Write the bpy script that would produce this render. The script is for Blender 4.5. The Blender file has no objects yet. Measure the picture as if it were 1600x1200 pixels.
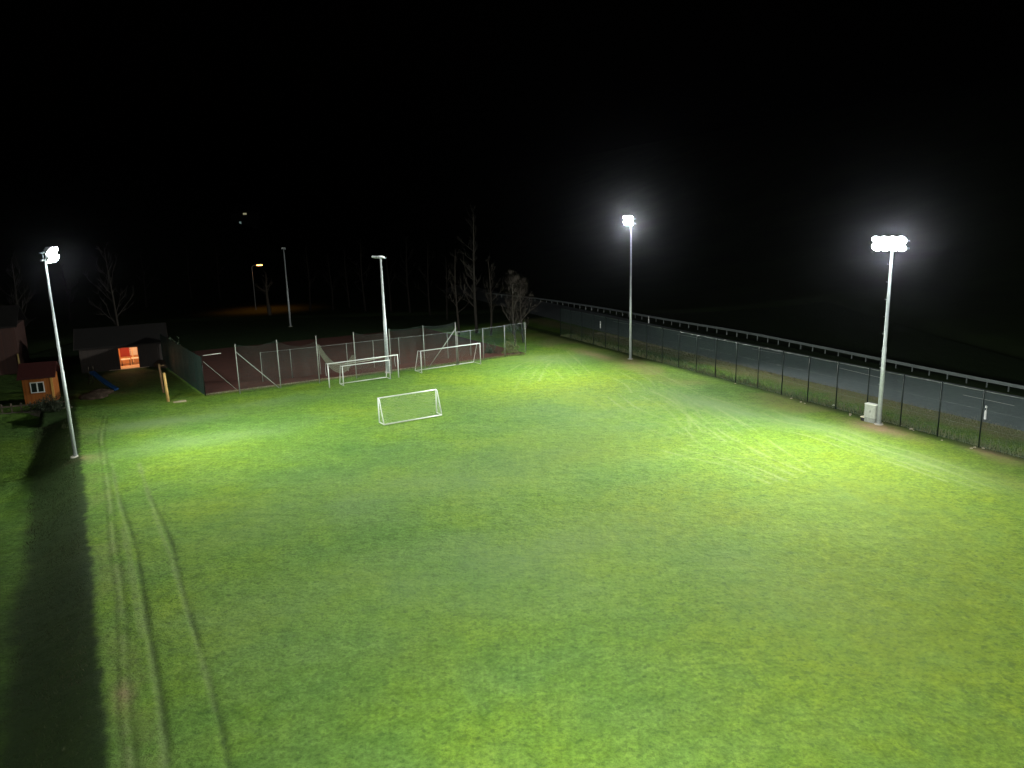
import bpy, bmesh, math, random
import numpy as np
from mathutils import Vector, Matrix
PI = math.pi
R = math.radians
random.seed(7)
sc = bpy.context.scene
COL = sc.collection

# ------------------------------------------------------------------ camera
CH = 15.3                      # camera height over the pitch (working platform at the pole behind it)
F = 1172.0; TH = R(12.04); RO = R(1.6)
cf = Vector((0, math.cos(TH), -math.sin(TH)))
cr0 = Vector((1, 0, 0)); cu0 = cr0.cross(cf)
cu = cu0 * math.cos(RO) + cr0 * math.sin(RO)
cr = cr0 * math.cos(RO) - cu0 * math.sin(RO)
cam = bpy.data.cameras.new('camera'); cam_o = bpy.data.objects.new('camera', cam); COL.objects.link(cam_o)
cam_o.matrix_world = Matrix(((cr.x, cu.x, -cf.x, 0), (cr.y, cu.y, -cf.y, 0), (cr.z, cu.z, -cf.z, CH), (0, 0, 0, 1)))
cam.sensor_width = 36; cam.lens = 36 * F / 1600; cam.clip_end = 3000; cam.clip_start = 0.1
sc.camera = cam_o

# ------------------------------------------------------------------ night sky
w = bpy.data.worlds.new('World'); sc.world = w; w.use_nodes = True
nt = w.node_tree; bg = nt.nodes['Background']
sky = nt.nodes.new('ShaderNodeTexSky'); sky.sky_type = 'NISHITA'; sky.sun_disc = False
sky.sun_elevation = R(-4); sky.sun_rotation = R(200)
nt.links.new(sky.outputs[0], bg.inputs[0]); bg.inputs[1].default_value = 0.006
sc.view_settings.view_transform = 'Standard'; sc.view_settings.look = 'None'
sc.view_settings.exposure = 0.16; sc.view_settings.gamma = 1.0
sc.cycles.max_bounces = 5; sc.cycles.transparent_max_bounces = 24
sc.cycles.volume_bounces = 0
sc.cycles.use_denoising = True
sc.cycles.use_light_tree = False
LAMP_W = 67000.0               # one floodlight

# ------------------------------------------------------------------ helpers
def G(px, py, z=0.0):
    """photo pixel -> point on the level z (used to survey positions)"""
    d = cf * F + cr * (px - 800) - cu * (py - 600)
    t = (z - CH) / d.z
    return Vector((d.x * t, d.y * t, z))

def lin(c):
    return tuple(((v / 255) / 12.92 if v / 255 < 0.04045 else ((v / 255 + .055) / 1.055) ** 2.4) for v in c)

def mat(name, col, rough=0.6, metal=0.0, noise=0.0, scale=6.0, bump=0.0, col2=None, spec=0.2):
    m = bpy.data.materials.new(name); m.use_nodes = True
    n = m.node_tree.nodes; l = m.node_tree.links; b = n['Principled BSDF']
    b.inputs['Roughness'].default_value = rough; b.inputs['Metallic'].default_value = metal
    b.inputs['Specular IOR Level'].default_value = spec
    b.inputs['Base Color'].default_value = (*col, 1)
    if noise or col2:
        tc = n.new('ShaderNodeTexCoord'); t = n.new('ShaderNodeTexNoise'); t.inputs['Scale'].default_value = scale
        t.inputs['Detail'].default_value = 6; t.inputs['Roughness'].default_value = .65
        l.new(tc.outputs['Object'], t.inputs['Vector'])
        r = n.new('ShaderNodeValToRGB'); r.color_ramp.elements[0].position = .3; r.color_ramp.elements[1].position = .7
        c2 = col2 or tuple(v * (1 - noise) for v in col)
        r.color_ramp.elements[0].color = (*c2, 1); r.color_ramp.elements[1].color = (*col, 1)
        l.new(t.outputs[0], r.inputs[0]); l.new(r.outputs[0], b.inputs['Base Color'])
        if bump:
            bp = n.new('ShaderNodeBump'); bp.inputs['Strength'].default_value = 1; bp.inputs['Distance'].default_value = bump
            l.new(t.outputs[0], bp.inputs['Height']); l.new(bp.outputs[0], b.inputs['Normal'])
    return m

def emit(name, col, s):
    m = bpy.data.materials.new(name); m.use_nodes = True
    b = m.node_tree.nodes['Principled BSDF']; b.inputs['Base Color'].default_value = (*col, 1)
    b.inputs['Emission Color'].default_value = (*col, 1); b.inputs['Emission Strength'].default_value = s
    return m

def wire_mat(name, col, cell, wire, diamond=True, rough=.5, metal=.3):
    """see-through mesh: wires in object x / z, clear between them"""
    m = bpy.data.materials.new(name); m.use_nodes = True
    n = m.node_tree.nodes; l = m.node_tree.links; b = n['Principled BSDF']
    b.inputs['Base Color'].default_value = (*col, 1); b.inputs['Roughness'].default_value = rough
    b.inputs['Metallic'].default_value = metal
    tc = n.new('ShaderNodeTexCoord'); sp = n.new('ShaderNodeSeparateXYZ'); l.new(tc.outputs['Object'], sp.inputs[0])
    def mth(op, a, bb=None):
        k = n.new('ShaderNodeMath'); k.operation = op
        for i, v in enumerate((a, bb)):
            if v is None: continue
            if isinstance(v, (int, float)): k.inputs[i].default_value = v
            else: l.new(v, k.inputs[i])
        return k.outputs[0]
    if diamond:
        u = mth('ADD', sp.outputs[0], sp.outputs[2]); v = mth('SUBTRACT', sp.outputs[0], sp.outputs[2])
    else:
        u, v = mth('ADD', sp.outputs[0], sp.outputs[1]), sp.outputs[2]
    outs = []
    for q in (u, v):
        a = mth('FRACT', mth('DIVIDE', mth('ADD', q, 500.0), cell))
        outs.append(mth('LESS_THAN', a, wire / cell))
    f = mth('MAXIMUM', outs[0], outs[1])
    tr = n.new('ShaderNodeBsdfTransparent'); mx = n.new('ShaderNodeMixShader')
    l.new(f, mx.inputs[0]); l.new(tr.outputs[0], mx.inputs[1]); l.new(b.outputs[0], mx.inputs[2])
    l.new(mx.outputs[0], n['Material Output'].inputs[0])
    return m

def tag(o, label=None, cat=None, group=None, kind=None):
    if label: o['label'] = label
    if cat: o['category'] = cat
    if group: o['group'] = group
    if kind: o['kind'] = kind
    return o

def thing(name, loc, rz, label, cat, group=None):
    o = bpy.data.objects.new(name, None); COL.objects.link(o); o.empty_display_size = .3
    o.location = loc; o.rotation_euler = (0, 0, rz)
    return tag(o, label, cat, group)

class MB:
    """collects boxes, bars, tubes into one mesh"""
    def __init__(s): s.bm = bmesh.new()
    def box(s, x0, x1, y0, y1, z0, z1, bevel=0, M=None):
        vs = [s.bm.verts.new(v) for v in ((x0,y0,z0),(x1,y0,z0),(x1,y1,z0),(x0,y1,z0),(x0,y0,z1),(x1,y0,z1),(x1,y1,z1),(x0,y1,z1))]
        fs = [s.bm.faces.new([vs[i] for i in f]) for f in ((0,3,2,1),(4,5,6,7),(0,1,5,4),(1,2,6,5),(2,3,7,6),(3,0,4,7))]
        if M is not None:
            for v in vs: v.co = M @ v.co
        if bevel:
            es = list({e for f in fs for e in f.edges})
            bmesh.ops.bevel(s.bm, geom=es, offset=bevel, segments=2, affect='EDGES', profile=.6)
        return s
    def tube(s, pts, rad, n=8, cap=True):
        """pts list of vectors; rad number or list"""
        pts = [Vector(p) for p in pts]; k = len(pts)
        rr = rad if isinstance(rad, (list, tuple)) else [rad] * k
        rings = []; up = None
        for i in range(k):
            d = (pts[min(i+1, k-1)] - pts[max(i-1, 0)]).normalized()
            if up is None:
                up = Vector((0, 0, 1)) if abs(d.z) < .9 else Vector((1, 0, 0))
            a = d.cross(up).normalized(); b = a.cross(d).normalized(); up = b
            rings.append([s.bm.verts.new(pts[i] + (a * math.cos(2*PI*j/n) + b * math.sin(2*PI*j/n)) * rr[i]) for j in range(n)])
        for i in range(k-1):
            for j in range(n):
                f = s.bm.faces.new((rings[i][j], rings[i][(j+1) % n], rings[i+1][(j+1) % n], rings[i+1][j])); f.smooth = n > 4
        if cap:
            s.bm.faces.new(rings[0][::-1]); s.bm.faces.new(rings[-1])
        return s
    def poly(s, pts, smooth=False):
        f = s.bm.faces.new([s.bm.verts.new(p) for p in pts]); f.smooth = smooth; return s
    def prism(s, prof, x0, x1):
        """profile in y,z extruded along x"""
        a = [s.bm.verts.new((x0, y, z)) for y, z in prof]; b = [s.bm.verts.new((x1, y, z)) for y, z in prof]
        k = len(prof)
        s.bm.faces.new(a[::-1]); s.bm.faces.new(b)
        for i in range(k): s.bm.faces.new((a[i], a[(i+1) % k], b[(i+1) % k], b[i]))
        return s
    def build(s, name, m, parent=None, loc=None, rz=None):
        bmesh.ops.recalc_face_normals(s.bm, faces=s.bm.faces)
        me = bpy.data.meshes.new(name); s.bm.to_mesh(me); s.bm.free(); me.materials.append(m)
        o = bpy.data.objects.new(name, me); COL.objects.link(o); o.parent = parent
        if loc is not None: o.location = loc
        if rz is not None: o.rotation_euler = (0, 0, rz)
        return o

def copy_tree(o, parent=None):
    c = o.copy(); COL.objects.link(c); c.parent = parent
    for ch in list(o.children): copy_tree(ch, c)
    return c

def sstep(a, b, x):
    t = np.clip((x - a) / (b - a), 0, 1); return t * t * (3 - 2 * t)

# ------------------------------------------------------------------ terrain
NL = (-.864, -.503)            # to the left of the pitch's left edge
AL = (-.503, .864)             # along that edge, away
WALLV = 78.3                   # where the lower lawn ends at the dry stone wall
def s_of(x, y): return NL[0] * x + NL[1] * y - .6
def v_of(x, y): return AL[0] * x + AL[1] * y
def n_of(x, y): return .917 * x + .40 * y - 47.25      # right of the right-hand fence
DROP = 1.3
def hgt(x, y):
    x = np.asarray(x, float); y = np.asarray(y, float)
    s = s_of(x, y); v = v_of(x, y)
    z = -(DROP - .65 * sstep(48, 74, v)) * sstep(0, 3.0, s) * (1 - sstep(WALLV, WALLV + .5, v))
    # ground beyond the road climbs, hills at the back
    n = n_of(x, y)
    z = z - .9 * sstep(18, 24, n) * (1 - sstep(30, 70, n)) + 75 * sstep(40, 320, n)
    d = np.hypot(x, y)
    z = z + 46 * sstep(170, 460, d) * (1 - sstep(-60, 40, n))
    return z

def grid_noise(X, Y, scale, seed):
    """smooth value noise on arrays"""
    rng = np.random.RandomState(seed); T = rng.rand(256, 256)
    u = X / scale; v = Y / scale
    i = np.floor(u).astype(int); j = np.floor(v).astype(int); fu = u - i; fv = v - j
    fu = fu * fu * (3 - 2 * fu); fv = fv * fv * (3 - 2 * fv)
    a = T[i % 256, j % 256]; b = T[(i+1) % 256, j % 256]; c = T[i % 256, (j+1) % 256]; d = T[(i+1) % 256, (j+1) % 256]
    return (a * (1-fu) + b * fu) * (1-fv) + (c * (1-fu) + d * fu) * fv

def grid_mesh(name, xs, ys, Z, m, attrs=None):
    nx, ny = len(xs), len(ys)
    X, Y = np.meshgrid(xs, ys, indexing='ij')
    co = np.stack([X, Y, Z], -1).reshape(-1, 3).astype(np.float32)
    i, j = np.meshgrid(np.arange(nx-1), np.arange(ny-1), indexing='ij')
    a = (i * ny + j).ravel()
    fi = np.stack([a, a + ny, a + ny + 1, a + 1], -1).astype(np.int32)
    me = bpy.data.meshes.new(name); nf = len(fi)
    me.vertices.add(len(co)); me.vertices.foreach_set('co', co.ravel())
    me.loops.add(nf * 4); me.loops.foreach_set('vertex_index', fi.ravel())
    me.polygons.add(nf); me.polygons.foreach_set('loop_start', np.arange(nf, dtype=np.int32) * 4)
    me.polygons.foreach_set('loop_total', np.full(nf, 4, np.int32))
    me.polygons.foreach_set('use_smooth', np.ones(nf, bool))
    me.update(); me.validate()
    for k, arr in (attrs or {}).items():
        at = me.attributes.new(k, 'FLOAT', 'POINT'); at.data.foreach_set('value', arr.reshape(-1).astype(np.float32))
    me.materials.append(m)
    o = bpy.data.objects.new(name, me); COL.objects.link(o); return o

def seg_dist(X, Y, pts):
    best = np.full(X.shape, 1e9)
    for (x0, y0), (x1, y1) in zip(pts[:-1], pts[1:]):
        dx, dy = x1-x0, y1-y0; L = dx*dx + dy*dy + 1e-9
        t = np.clip(((X-x0)*dx + (Y-y0)*dy) / L, 0, 1)
        best = np.minimum(best, np.hypot(X - x0 - t*dx, Y - y0 - t*dy))
    return best

def smooth_line(pix, z=0.0, n=6):
    P = [G(*p, z) for p in pix]; out = []
    for i in range(len(P)-1):
        p0, p1, p2, p3 = P[max(i-1, 0)], P[i], P[i+1], P[min(i+2, len(P)-1)]
        for k in range(n):
            t = k / n
            q = .5 * ((2*p1) + (p2-p0)*t + (2*p0-5*p1+4*p2-p3)*t*t + (3*p1-p0-3*p2+p3)*t**3)
            out.append((q.x, q.y))
    out.append((P[-1].x, P[-1].y)); return out

# --- grass material: plant colours and surveyed marks, with lamp tint and shade painted in
def grass_material():
    m = bpy.data.materials.new('grass'); m.use_nodes = True
    n = m.node_tree.nodes; l = m.node_tree.links; b = n['Principled BSDF']
    tc = n.new('ShaderNodeTexCoord')
    def noise(scale, det=4, rough=.6, stretch=None):
        t = n.new('ShaderNodeTexNoise'); t.inputs['Scale'].default_value = scale
        t.inputs['Detail'].default_value = det; t.inputs['Roughness'].default_value = rough
        if stretch:
            mp = n.new('ShaderNodeMapping'); mp.inputs['Rotation'].default_value = (0, 0, R(stretch[0]))
            mp.inputs['Scale'].default_value = (stretch[1], 1, 1)
            l.new(tc.outputs['Object'], mp.inputs[0]); l.new(mp.outputs[0], t.inputs['Vector'])
        else: l.new(tc.outputs['Object'], t.inputs['Vector'])
        return t.outputs[0]
    def ramp(src, stops):
        r = n.new('ShaderNodeValToRGB'); e = r.color_ramp.elements
        while len(e) < len(stops): e.new(.5)
        for k, (p, c) in zip(e, stops): k.position = p; k.color = (*c, 1) if len(c) == 3 else c
        l.new(src, r.inputs[0]); return r.outputs[0]
    def mix(fac, a, bb, mode='MIX'):
        k = n.new('ShaderNodeMix'); k.data_type = 'RGBA'; k.blend_type = mode
        for i, v in ((0, fac), (6, a), (7, bb)):
            if isinstance(v, tuple): k.inputs[i].default_value = (*v, 1)
            elif isinstance(v, (int, float)): k.inputs[i].default_value = v
            else: l.new(v, k.inputs[i])
        return k.outputs[2]
    def attr(name):
        a = n.new('ShaderNodeAttribute'); a.attribute_name = name; return a.outputs['Fac']
    def mul(a, bb):
        k = n.new('ShaderNodeMath'); k.operation = 'MULTIPLY'; k.use_clamp = True
        for i, v in enumerate((a, bb)):
            if isinstance(v, (int, float)): k.inputs[i].default_value = v
            else: l.new(v, k.inputs[i])
        return k.outputs[0]
    big = ramp(noise(.09, 5, .62), [(.34, (.047, .104, .021)), (.46, (.062, .123, .020)), (.54, (.073, .135, .016)), (.66, (.094, .152, .012))])
    pal = ramp(noise(.33, 6, .7, (30, .55)), [(.46, (0, 0, 0)), (.72, (1, 1, 1))])
    c = mix(mul(pal, .5), big, (.092, .150, .042))
    c = mix(mul(attr('lamp_tint'), ramp(noise(.5, 5, .7), [(.3, (.55, .55, .55)), (.6, (1, 1, 1))])), c, (.084, .126, .006))
    fine = ramp(noise(5.5, 6, .75), [(.3, (.50, .54, .48)), (.47, (.92, .93, .92)), (.7, (1.42, 1.36, 1.45))])
    c = mix(1.0, c, fine, 'MULTIPLY')
    mid = ramp(noise(1.4, 5, .7), [(.30, (.66, .72, .66)), (.5, (1, 1, 1)), (.70, (1.32, 1.24, 1.30))])
    c = mix(.9, c, mid, 'MULTIPLY')
    speck = ramp(noise(3.1, 3, .5), [(.60, (0, 0, 0)), (.65, (1, 1, 1))])
    c = mix(mul(speck, .42), c, (.022, .050, .010))  # dark specks paint the small shadows of grass clumps
    nz = ramp(noise(2.6, 5, .7), [(.3, (.45, .45, .45)), (.62, (1, 1, 1))])
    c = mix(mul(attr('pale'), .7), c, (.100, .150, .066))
    c = mix(mul(attr('soil'), nz), c, (.150, .125, .062))
    c = mix(mul(attr('bare'), nz), c, (.20, .135, .085))
    c = mix(mul(attr('track'), mul(nz, .8)), c, (.16, .19, .085))
    c = mix(mul(attr('rut'), mul(nz, .8)), c, (.020, .034, .012))
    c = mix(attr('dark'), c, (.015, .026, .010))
    l.new(c, b.inputs['Base Color'])
    b.inputs['Roughness'].default_value = .85; b.inputs['Specular IOR Level'].default_value = .06
    b1 = n.new('ShaderNodeBump'); b1.inputs['Distance'].default_value = .16; b1.inputs['Strength'].default_value = .9
    b2 = n.new('ShaderNodeBump'); b2.inputs['Distance'].default_value = .06; b2.inputs['Strength'].default_value = .9
    l.new(noise(1.9, 5, .65), b1.inputs['Height']); l.new(noise(8.0, 5, .8), b2.inputs['Height'])
    l.new(b1.outputs[0], b2.inputs['Normal']); l.new(b2.outputs[0], b.inputs['Normal'])
    return m
M_grass = grass_material()

xs = np.concatenate([np.arange(-64, -36, .2), np.arange(-36, -3, .09), np.arange(-3, 4, .2), np.arange(4, 30, .13), np.arange(30, 56.01, .2)])
ys = np.concatenate([np.arange(9, 50, .12), np.arange(50, 92, .14), np.arange(92, 132.01, .25)])
X, Y = np.meshgrid(xs, ys, indexing='ij')
Z = hgt(X, Y)
S = s_of(X, Y); V = v_of(X, Y); N = n_of(X, Y)
L2 = lambda pts: [(x / 2.1425, 640 + y / 2.1425) for x, y in pts]
ruts = [L2([(372,190),(395,280),(422,360),(455,470),(480,620),(495,720),(515,830),(535,950),(550,1060),(565,1195),(580,1330)]),
        L2([(466,185),(492,265),(530,345),(575,450),(600,560),(630,670),(665,780),(700,900),(735,1040),(765,1180),(800,1330)])]
pales = [L2([(375,180),(395,290),(425,420),(450,560),(475,680),(500,800),(520,920),(540,1060),(548,1195)]),
         L2([(465,180),(490,260),(535,400),(570,490),(610,620),(650,760),(690,890),(720,1010)]),
         L2([(410,400),(430,500),(455,640),(478,760)])]
arcs = [[(870,554),(886,568),(906,588)], [(950,620),(976,640),(1000,652),(1040,666),(1070,680)],
        [(1016,610),(1050,626),(1066,640),(1080,656),(1100,676)], [(1066,616),(1090,632),(1110,646),(1138,664),(1160,680)],
        [(930,572),(960,578),(996,596),(1008,610)], [(1100,640),(1130,658),(1160,674),(1184,692),(1212,712),(1250,735)],
        [(1100,672),(1124,688),(1152,702),(1190,722),(1240,742)], [(1190,644),(1220,658),(1260,666),(1300,676),(1360,698),(1418,714),(1500,742)],
        [(1306,676),(1340,688),(1376,700),(1420,716),(1480,736),(1560,766)], [(820,575),(840,563),(860,556)], [(826,600),(840,575),(858,562)],
        [(1030,596),(1075,620),(1120,634),(1160,646)], [(1060,700),(1110,712),(1170,726),(1230,752)], [(1040,610),(1064,632),(1074,650),(1078,668)],
        [(660,601),(690,597),(720,594)], [(1000,570),(1060,598),(1130,622),(1200,640),(1280,662)], [(1020,580),(1080,606),(1150,636),(1230,668)]]
for q, p in enumerate(list(arcs[:13])):
    arcs.append([(a + 16, b_ - 5) for a, b_ in p])
    arcs.append([(a - 26 + 5 * (q % 3), b_ + 4 + 2 * (q % 4)) for a, b_ in p])
rut = np.zeros_like(X); trk = np.zeros_like(X)
wob = (grid_noise(X, Y, 1.7, 3) - .5) * .25
for p in ruts: rut = np.maximum(rut, .85 * (1 - .85 * sstep(34, 54, Y)) * (.6 + .4 * sstep(.25, .6, grid_noise(X, Y, 2.7, 31))) * (1 - sstep(.02, .15, seg_dist(X, Y, smooth_line(p)) + wob * .3)))
for p in pales: trk = np.maximum(trk, .42 * (1 - sstep(.02, .16, seg_dist(X, Y, smooth_line(p)) + wob * .5)))
for k, p in enumerate(arcs):
    d = seg_dist(X, Y, smooth_line(p)) + wob * .5
    trk = np.maximum(trk, (.36 + .36 * ((k * 37) % 5) / 5) * (1 - sstep(.02, .16, d)) * (.55 + .45 * sstep(.3, .6, grid_noise(X, Y, 3.1, 40+k))))
seam = L2([(352,20),(338,90),(345,150),(365,300),(375,440),(395,580),(405,700),(412,850),(414,1000),(430,1180),(440,1330)])
ds = seg_dist(X, Y, smooth_line(seam))
trk = np.maximum(trk, .5 * (1 - sstep(.03, .16, ds + wob * .4)) * sstep(.25, .55, grid_noise(X, Y, 1.3, 9)))
rut = np.maximum(rut, .45 * (1 - sstep(.02, .12, np.abs(ds - .18) + wob * .3)))
gn = grid_noise(X, Y, 2.3, 5) * .6 + grid_noise(X, Y, .8, 6) * .4
edge = (1 - sstep(.9, 1.7, -S)) * (1 - sstep(-.4, .5, S)) * sstep(.35, .7, gn) * .2       # worn strip above the bank
fb = sstep(-6.2, -2.2, N + (grid_noise(X, Y, 5.0, 11) - .5) * 5) * (1 - sstep(.0, .3, N))
fb *= .12 + .6 * sstep(.35, .7, grid_noise(X, Y, 3.5, 12))
verge = sstep(2.0, 4.2, N + (gn - .5) * 2.2) * (1 - sstep(6, 7.5, N)) * .9
soil = np.clip(edge + fb * .75 + verge, 0, 1)
bare = np.zeros_like(X)
def blob(px, py, rx, ry, amp, arr, ang=0.0):
    g = G(px, py); dx = X - g.x; dy = Y - g.y
    u = dx * math.cos(ang) + dy * math.sin(ang); v = -dx * math.sin(ang) + dy * math.cos(ang)
    return np.maximum(arr, amp * np.exp(-((u/rx)**2 + (v/ry)**2)) * (.5 + gn))
FA = math.atan2(.917, -.398)
bare = blob(985, 566, 2.6, 1.6, .6, bare, FA); bare = blob(935, 556, 5.5, 1.2, .55, bare, FA); bare = blob(1372, 668, 3.0, 1.1, .85, bare, FA)
bare = blob(1540, 704, 1.8, .7, .8, bare, FA); bare = blob(118, 716, 1.0, .6, .6, bare); bare = blob(193, 1085, .9, .3, .6, bare, 2.1)
bare = blob(280, 627, .9, .5, .4, bare); bare = blob(150, 615, 3, 1.0, .5, bare); bare = blob(190, 583, 7, 2.0, .45, bare)
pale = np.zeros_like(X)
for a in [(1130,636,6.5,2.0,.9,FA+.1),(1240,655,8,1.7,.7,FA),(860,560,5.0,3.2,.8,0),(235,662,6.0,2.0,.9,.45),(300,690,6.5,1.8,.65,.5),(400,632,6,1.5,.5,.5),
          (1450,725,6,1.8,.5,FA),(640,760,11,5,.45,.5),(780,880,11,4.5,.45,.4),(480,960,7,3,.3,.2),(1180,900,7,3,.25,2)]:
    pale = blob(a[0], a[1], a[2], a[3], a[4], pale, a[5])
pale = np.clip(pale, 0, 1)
lamp_tint = np.zeros_like(X)  # yellow-green of the lamp pools, painted into the grass colour
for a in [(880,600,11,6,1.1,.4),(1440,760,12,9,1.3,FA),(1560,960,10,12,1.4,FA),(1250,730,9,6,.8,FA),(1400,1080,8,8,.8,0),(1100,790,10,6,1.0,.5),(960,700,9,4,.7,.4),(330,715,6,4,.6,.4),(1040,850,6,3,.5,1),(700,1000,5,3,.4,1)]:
    lamp_tint = blob(a[0], a[1], a[2], a[3], a[4], lamp_tint, a[5])
lamp_tint = np.clip(lamp_tint, 0, 1)
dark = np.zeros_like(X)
dark = sstep(.05, .35, S + (gn - .5) * .25 + (grid_noise(X, Y, .35, 77) - .5) * .25) * (1 - sstep(2.9, 4.1, S + (gn - .5) * 1.2)) * .85     # shade of the bank slope, painted into the grass colour
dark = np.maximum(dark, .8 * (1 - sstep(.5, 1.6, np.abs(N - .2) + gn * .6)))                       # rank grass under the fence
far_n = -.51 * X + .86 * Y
dark = np.maximum(dark, np.maximum(sstep(15, 17, N), sstep(100, 106, far_n + (gn - .5) * 3)) * 1.0)      # darkness painted on the grass beyond road and court, against lamp spill
dark = np.maximum(dark, .6 * sstep(79, 88, far_n + (gn - .5) * 5) * (X < -28))                    # play area grass painted darker to hold back lamp spill
Z = Z + sstep(0, .6, S) * (.05 * (grid_noise(X, Y, .45, 61) - .5) + .03 * (grid_noise(X, Y, 1.3, 62) - .5)) * (S < 6) - .07 * rut + .02 * (grid_noise(X, Y, .55, 21) - .5) + .05 * (grid_noise(X, Y, 2.1, 22) - .5) * (1 - rut)
flat = sstep(4.5, 6.0, N) * (1 - sstep(17.5, 19, N))
court = sstep(-1, 0.0, (-.51 * X + .86 * Y) - 75.2) * (N < 0) * (S < 3)
Z = Z * (1 - np.clip(flat + court, 0, 1)) - .03 * np.clip(flat + court, 0, 1)
o = grid_mesh('grass_ground', xs, ys, Z, M_grass, dict(rut=rut, track=trk, soil=soil, bare=np.clip(bare, 0, 1), pale=pale, dark=dark, lamp_tint=lamp_tint))
tag(o, kind='structure')

M_far = mat('far_field', (.022, .036, .013), 1.0, noise=.5, scale=.06, bump=.0, col2=(.015, .020, .010), spec=0)
cx = np.arange(-900, 901, 12.0); cy = np.arange(-200, 1201, 12.0)
# ground sheet to the horizon, tucked under the finer sheet
cxx = np.unique(np.concatenate([cx, np.arange(-84, 85, 4.0)])); cyy = np.unique(np.concatenate([cy, np.arange(-20, 153, 4.0)]))
XX, YY = np.meshgrid(cxx, cyy, indexing='ij')
ZZ = hgt(XX, YY)
ins = (XX > -64.1) & (XX < 56.1) & (YY > 8.9) & (YY < 132.1)
ZZ = np.where(ins, ZZ - 1.6, ZZ - .06)
tag(grid_mesh('ground', cxx, cyy, ZZ, M_far), kind='structure')

# ------------------------------------------------------------------ flat sheets: clay court, road, path
def sheet(name, pts, z, m, kind='structure'):
    b = MB(); b.poly([(p[0], p[1], z) for p in pts]); o = b.build(name, m); tag(o, kind=kind); return o
UA = Vector((.862, .507, 0)); UB = Vector((-.507, .862, 0))       # along / away from the far touchline
C0 = G(323, 617)
def court_pt(a, b): return C0 + UA * a + UB * b
M_clay = mat('clay', (.062, .018, .011), 1.0, col2=(.036, .013, .009), scale=1.1, bump=.01)
sheet('clay_court', [court_pt(0, .4), court_pt(36.4, .4), court_pt(36.4, 30), court_pt(0, 30)], .004, M_clay)
M_curb = mat('kerb_concrete', (.24, .21, .16), .9, noise=.5, scale=3, bump=.01)
b = MB(); b.box(0, 22, .12, .36, -.05, .05, .01); o = b.build('kerb_strip', M_curb, loc=C0, rz=math.atan2(UA.y, UA.x)); tag(o, kind='structure')

def road_line(off, z):   # centre dashes surveyed; the road drifts slightly outwards with distance
    out = []
    for v in range(-40, 190, 5):
        k = max(0, v - 60) ** 1.25 * .012
        p = Vector((.917, .40, 0)) * (47.25 + off + k) + Vector((-.40, .917, 0)) * v
        out.append(Vector((p.x, p.y, z)))
    return out
def strip(name, o0, o1, z, m):
    a = road_line(o0, z); c = road_line(o1, z); b = MB()
    for i in range(len(a)-1):
        b.poly([a[i], a[i+1], c[i+1], c[i]])
    bmesh.ops.remove_doubles(b.bm, verts=b.bm.verts, dist=.001)
    o = b.build(name, m); tag(o, kind='structure'); return o
M_asph = mat('asphalt', (.13, .15, .16), .8, col2=(.10, .115, .125), scale=1.6, bump=.004)
strip('road', 6.1, 16.2, .004, M_asph)
M_white = mat('road_paint', (.85, .82, .80), .6, noise=.45, scale=5)
strip('road_edge_line', 6.5, 6.58, .008, mat('worn_paint', (.16, .17, .17), .7, noise=.6, scale=2))
strip('road_far_edge_line', 15.2, 15.32, .008, mat('worn_paint_far', (.22, .24, .24), .7, noise=.6, scale=2))
b = MB()
for (p0, p1) in (((1312,575),(1375,590)), ((1505,617),(1585,634)), ((1175,545),(1220,553)), ((1058,522),(1096,529)), ((958,502),(992,508)), ((1660,651),(1740,668))):
    g0 = G(*p0, .008); g1 = G(*p1, .008); d = (g1 - g0).normalized(); q = Vector((-d.y, d.x, 0)) * .07
    b.poly([g0 - q, g1 - q, g1 + q, g0 + q])
o = b.build('road_centre_dashes', M_white); tag(o, kind='structure')

# ------------------------------------------------------------------ metals etc.
M_galv = mat('galvanised_steel', (.38, .42, .42), .5, metal=.25, noise=.25, scale=4)
M_galvd = mat('dull_galvanised', (.30, .32, .31), .6, metal=.3, noise=.4, scale=3)
M_wpaint = mat('white_paint', (.40, .42, .40), .35, noise=.12, scale=5)
M_conc = mat('concrete', (.38, .36, .31), .9, noise=.4, scale=5, bump=.01)
M_head = mat('lamp_housing', (.42, .44, .44), .5, metal=.3, noise=.2)
M_glassdark = mat('unlit_lens', (.30, .34, .33), .15, noise=.1)
M_led = emit('lit_led_lens', (.93, 1.0, .98), 90)
M_green = mat('green_coated_steel', (.003, .009, .007), .5, noise=.4, scale=3)

def spot(parent, loc, aim, power, size, blend=1.0, col=(.97, 1.0, .93), radius=.14):
    L = bpy.data.lights.new('floodlight_beam', 'SPOT'); L.energy = power; L.spot_size = R(size); L.spot_blend = blend
    L.color = col; L.shadow_soft_size = radius
    o = bpy.data.objects.new('floodlight_beam', L); COL.objects.link(o)
    o.location = loc; o.parent = parent
    d = Vector(aim) - Vector(loc); o.rotation_euler = d.to_track_quat('-Z', 'Y').to_euler()
    return o

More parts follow.
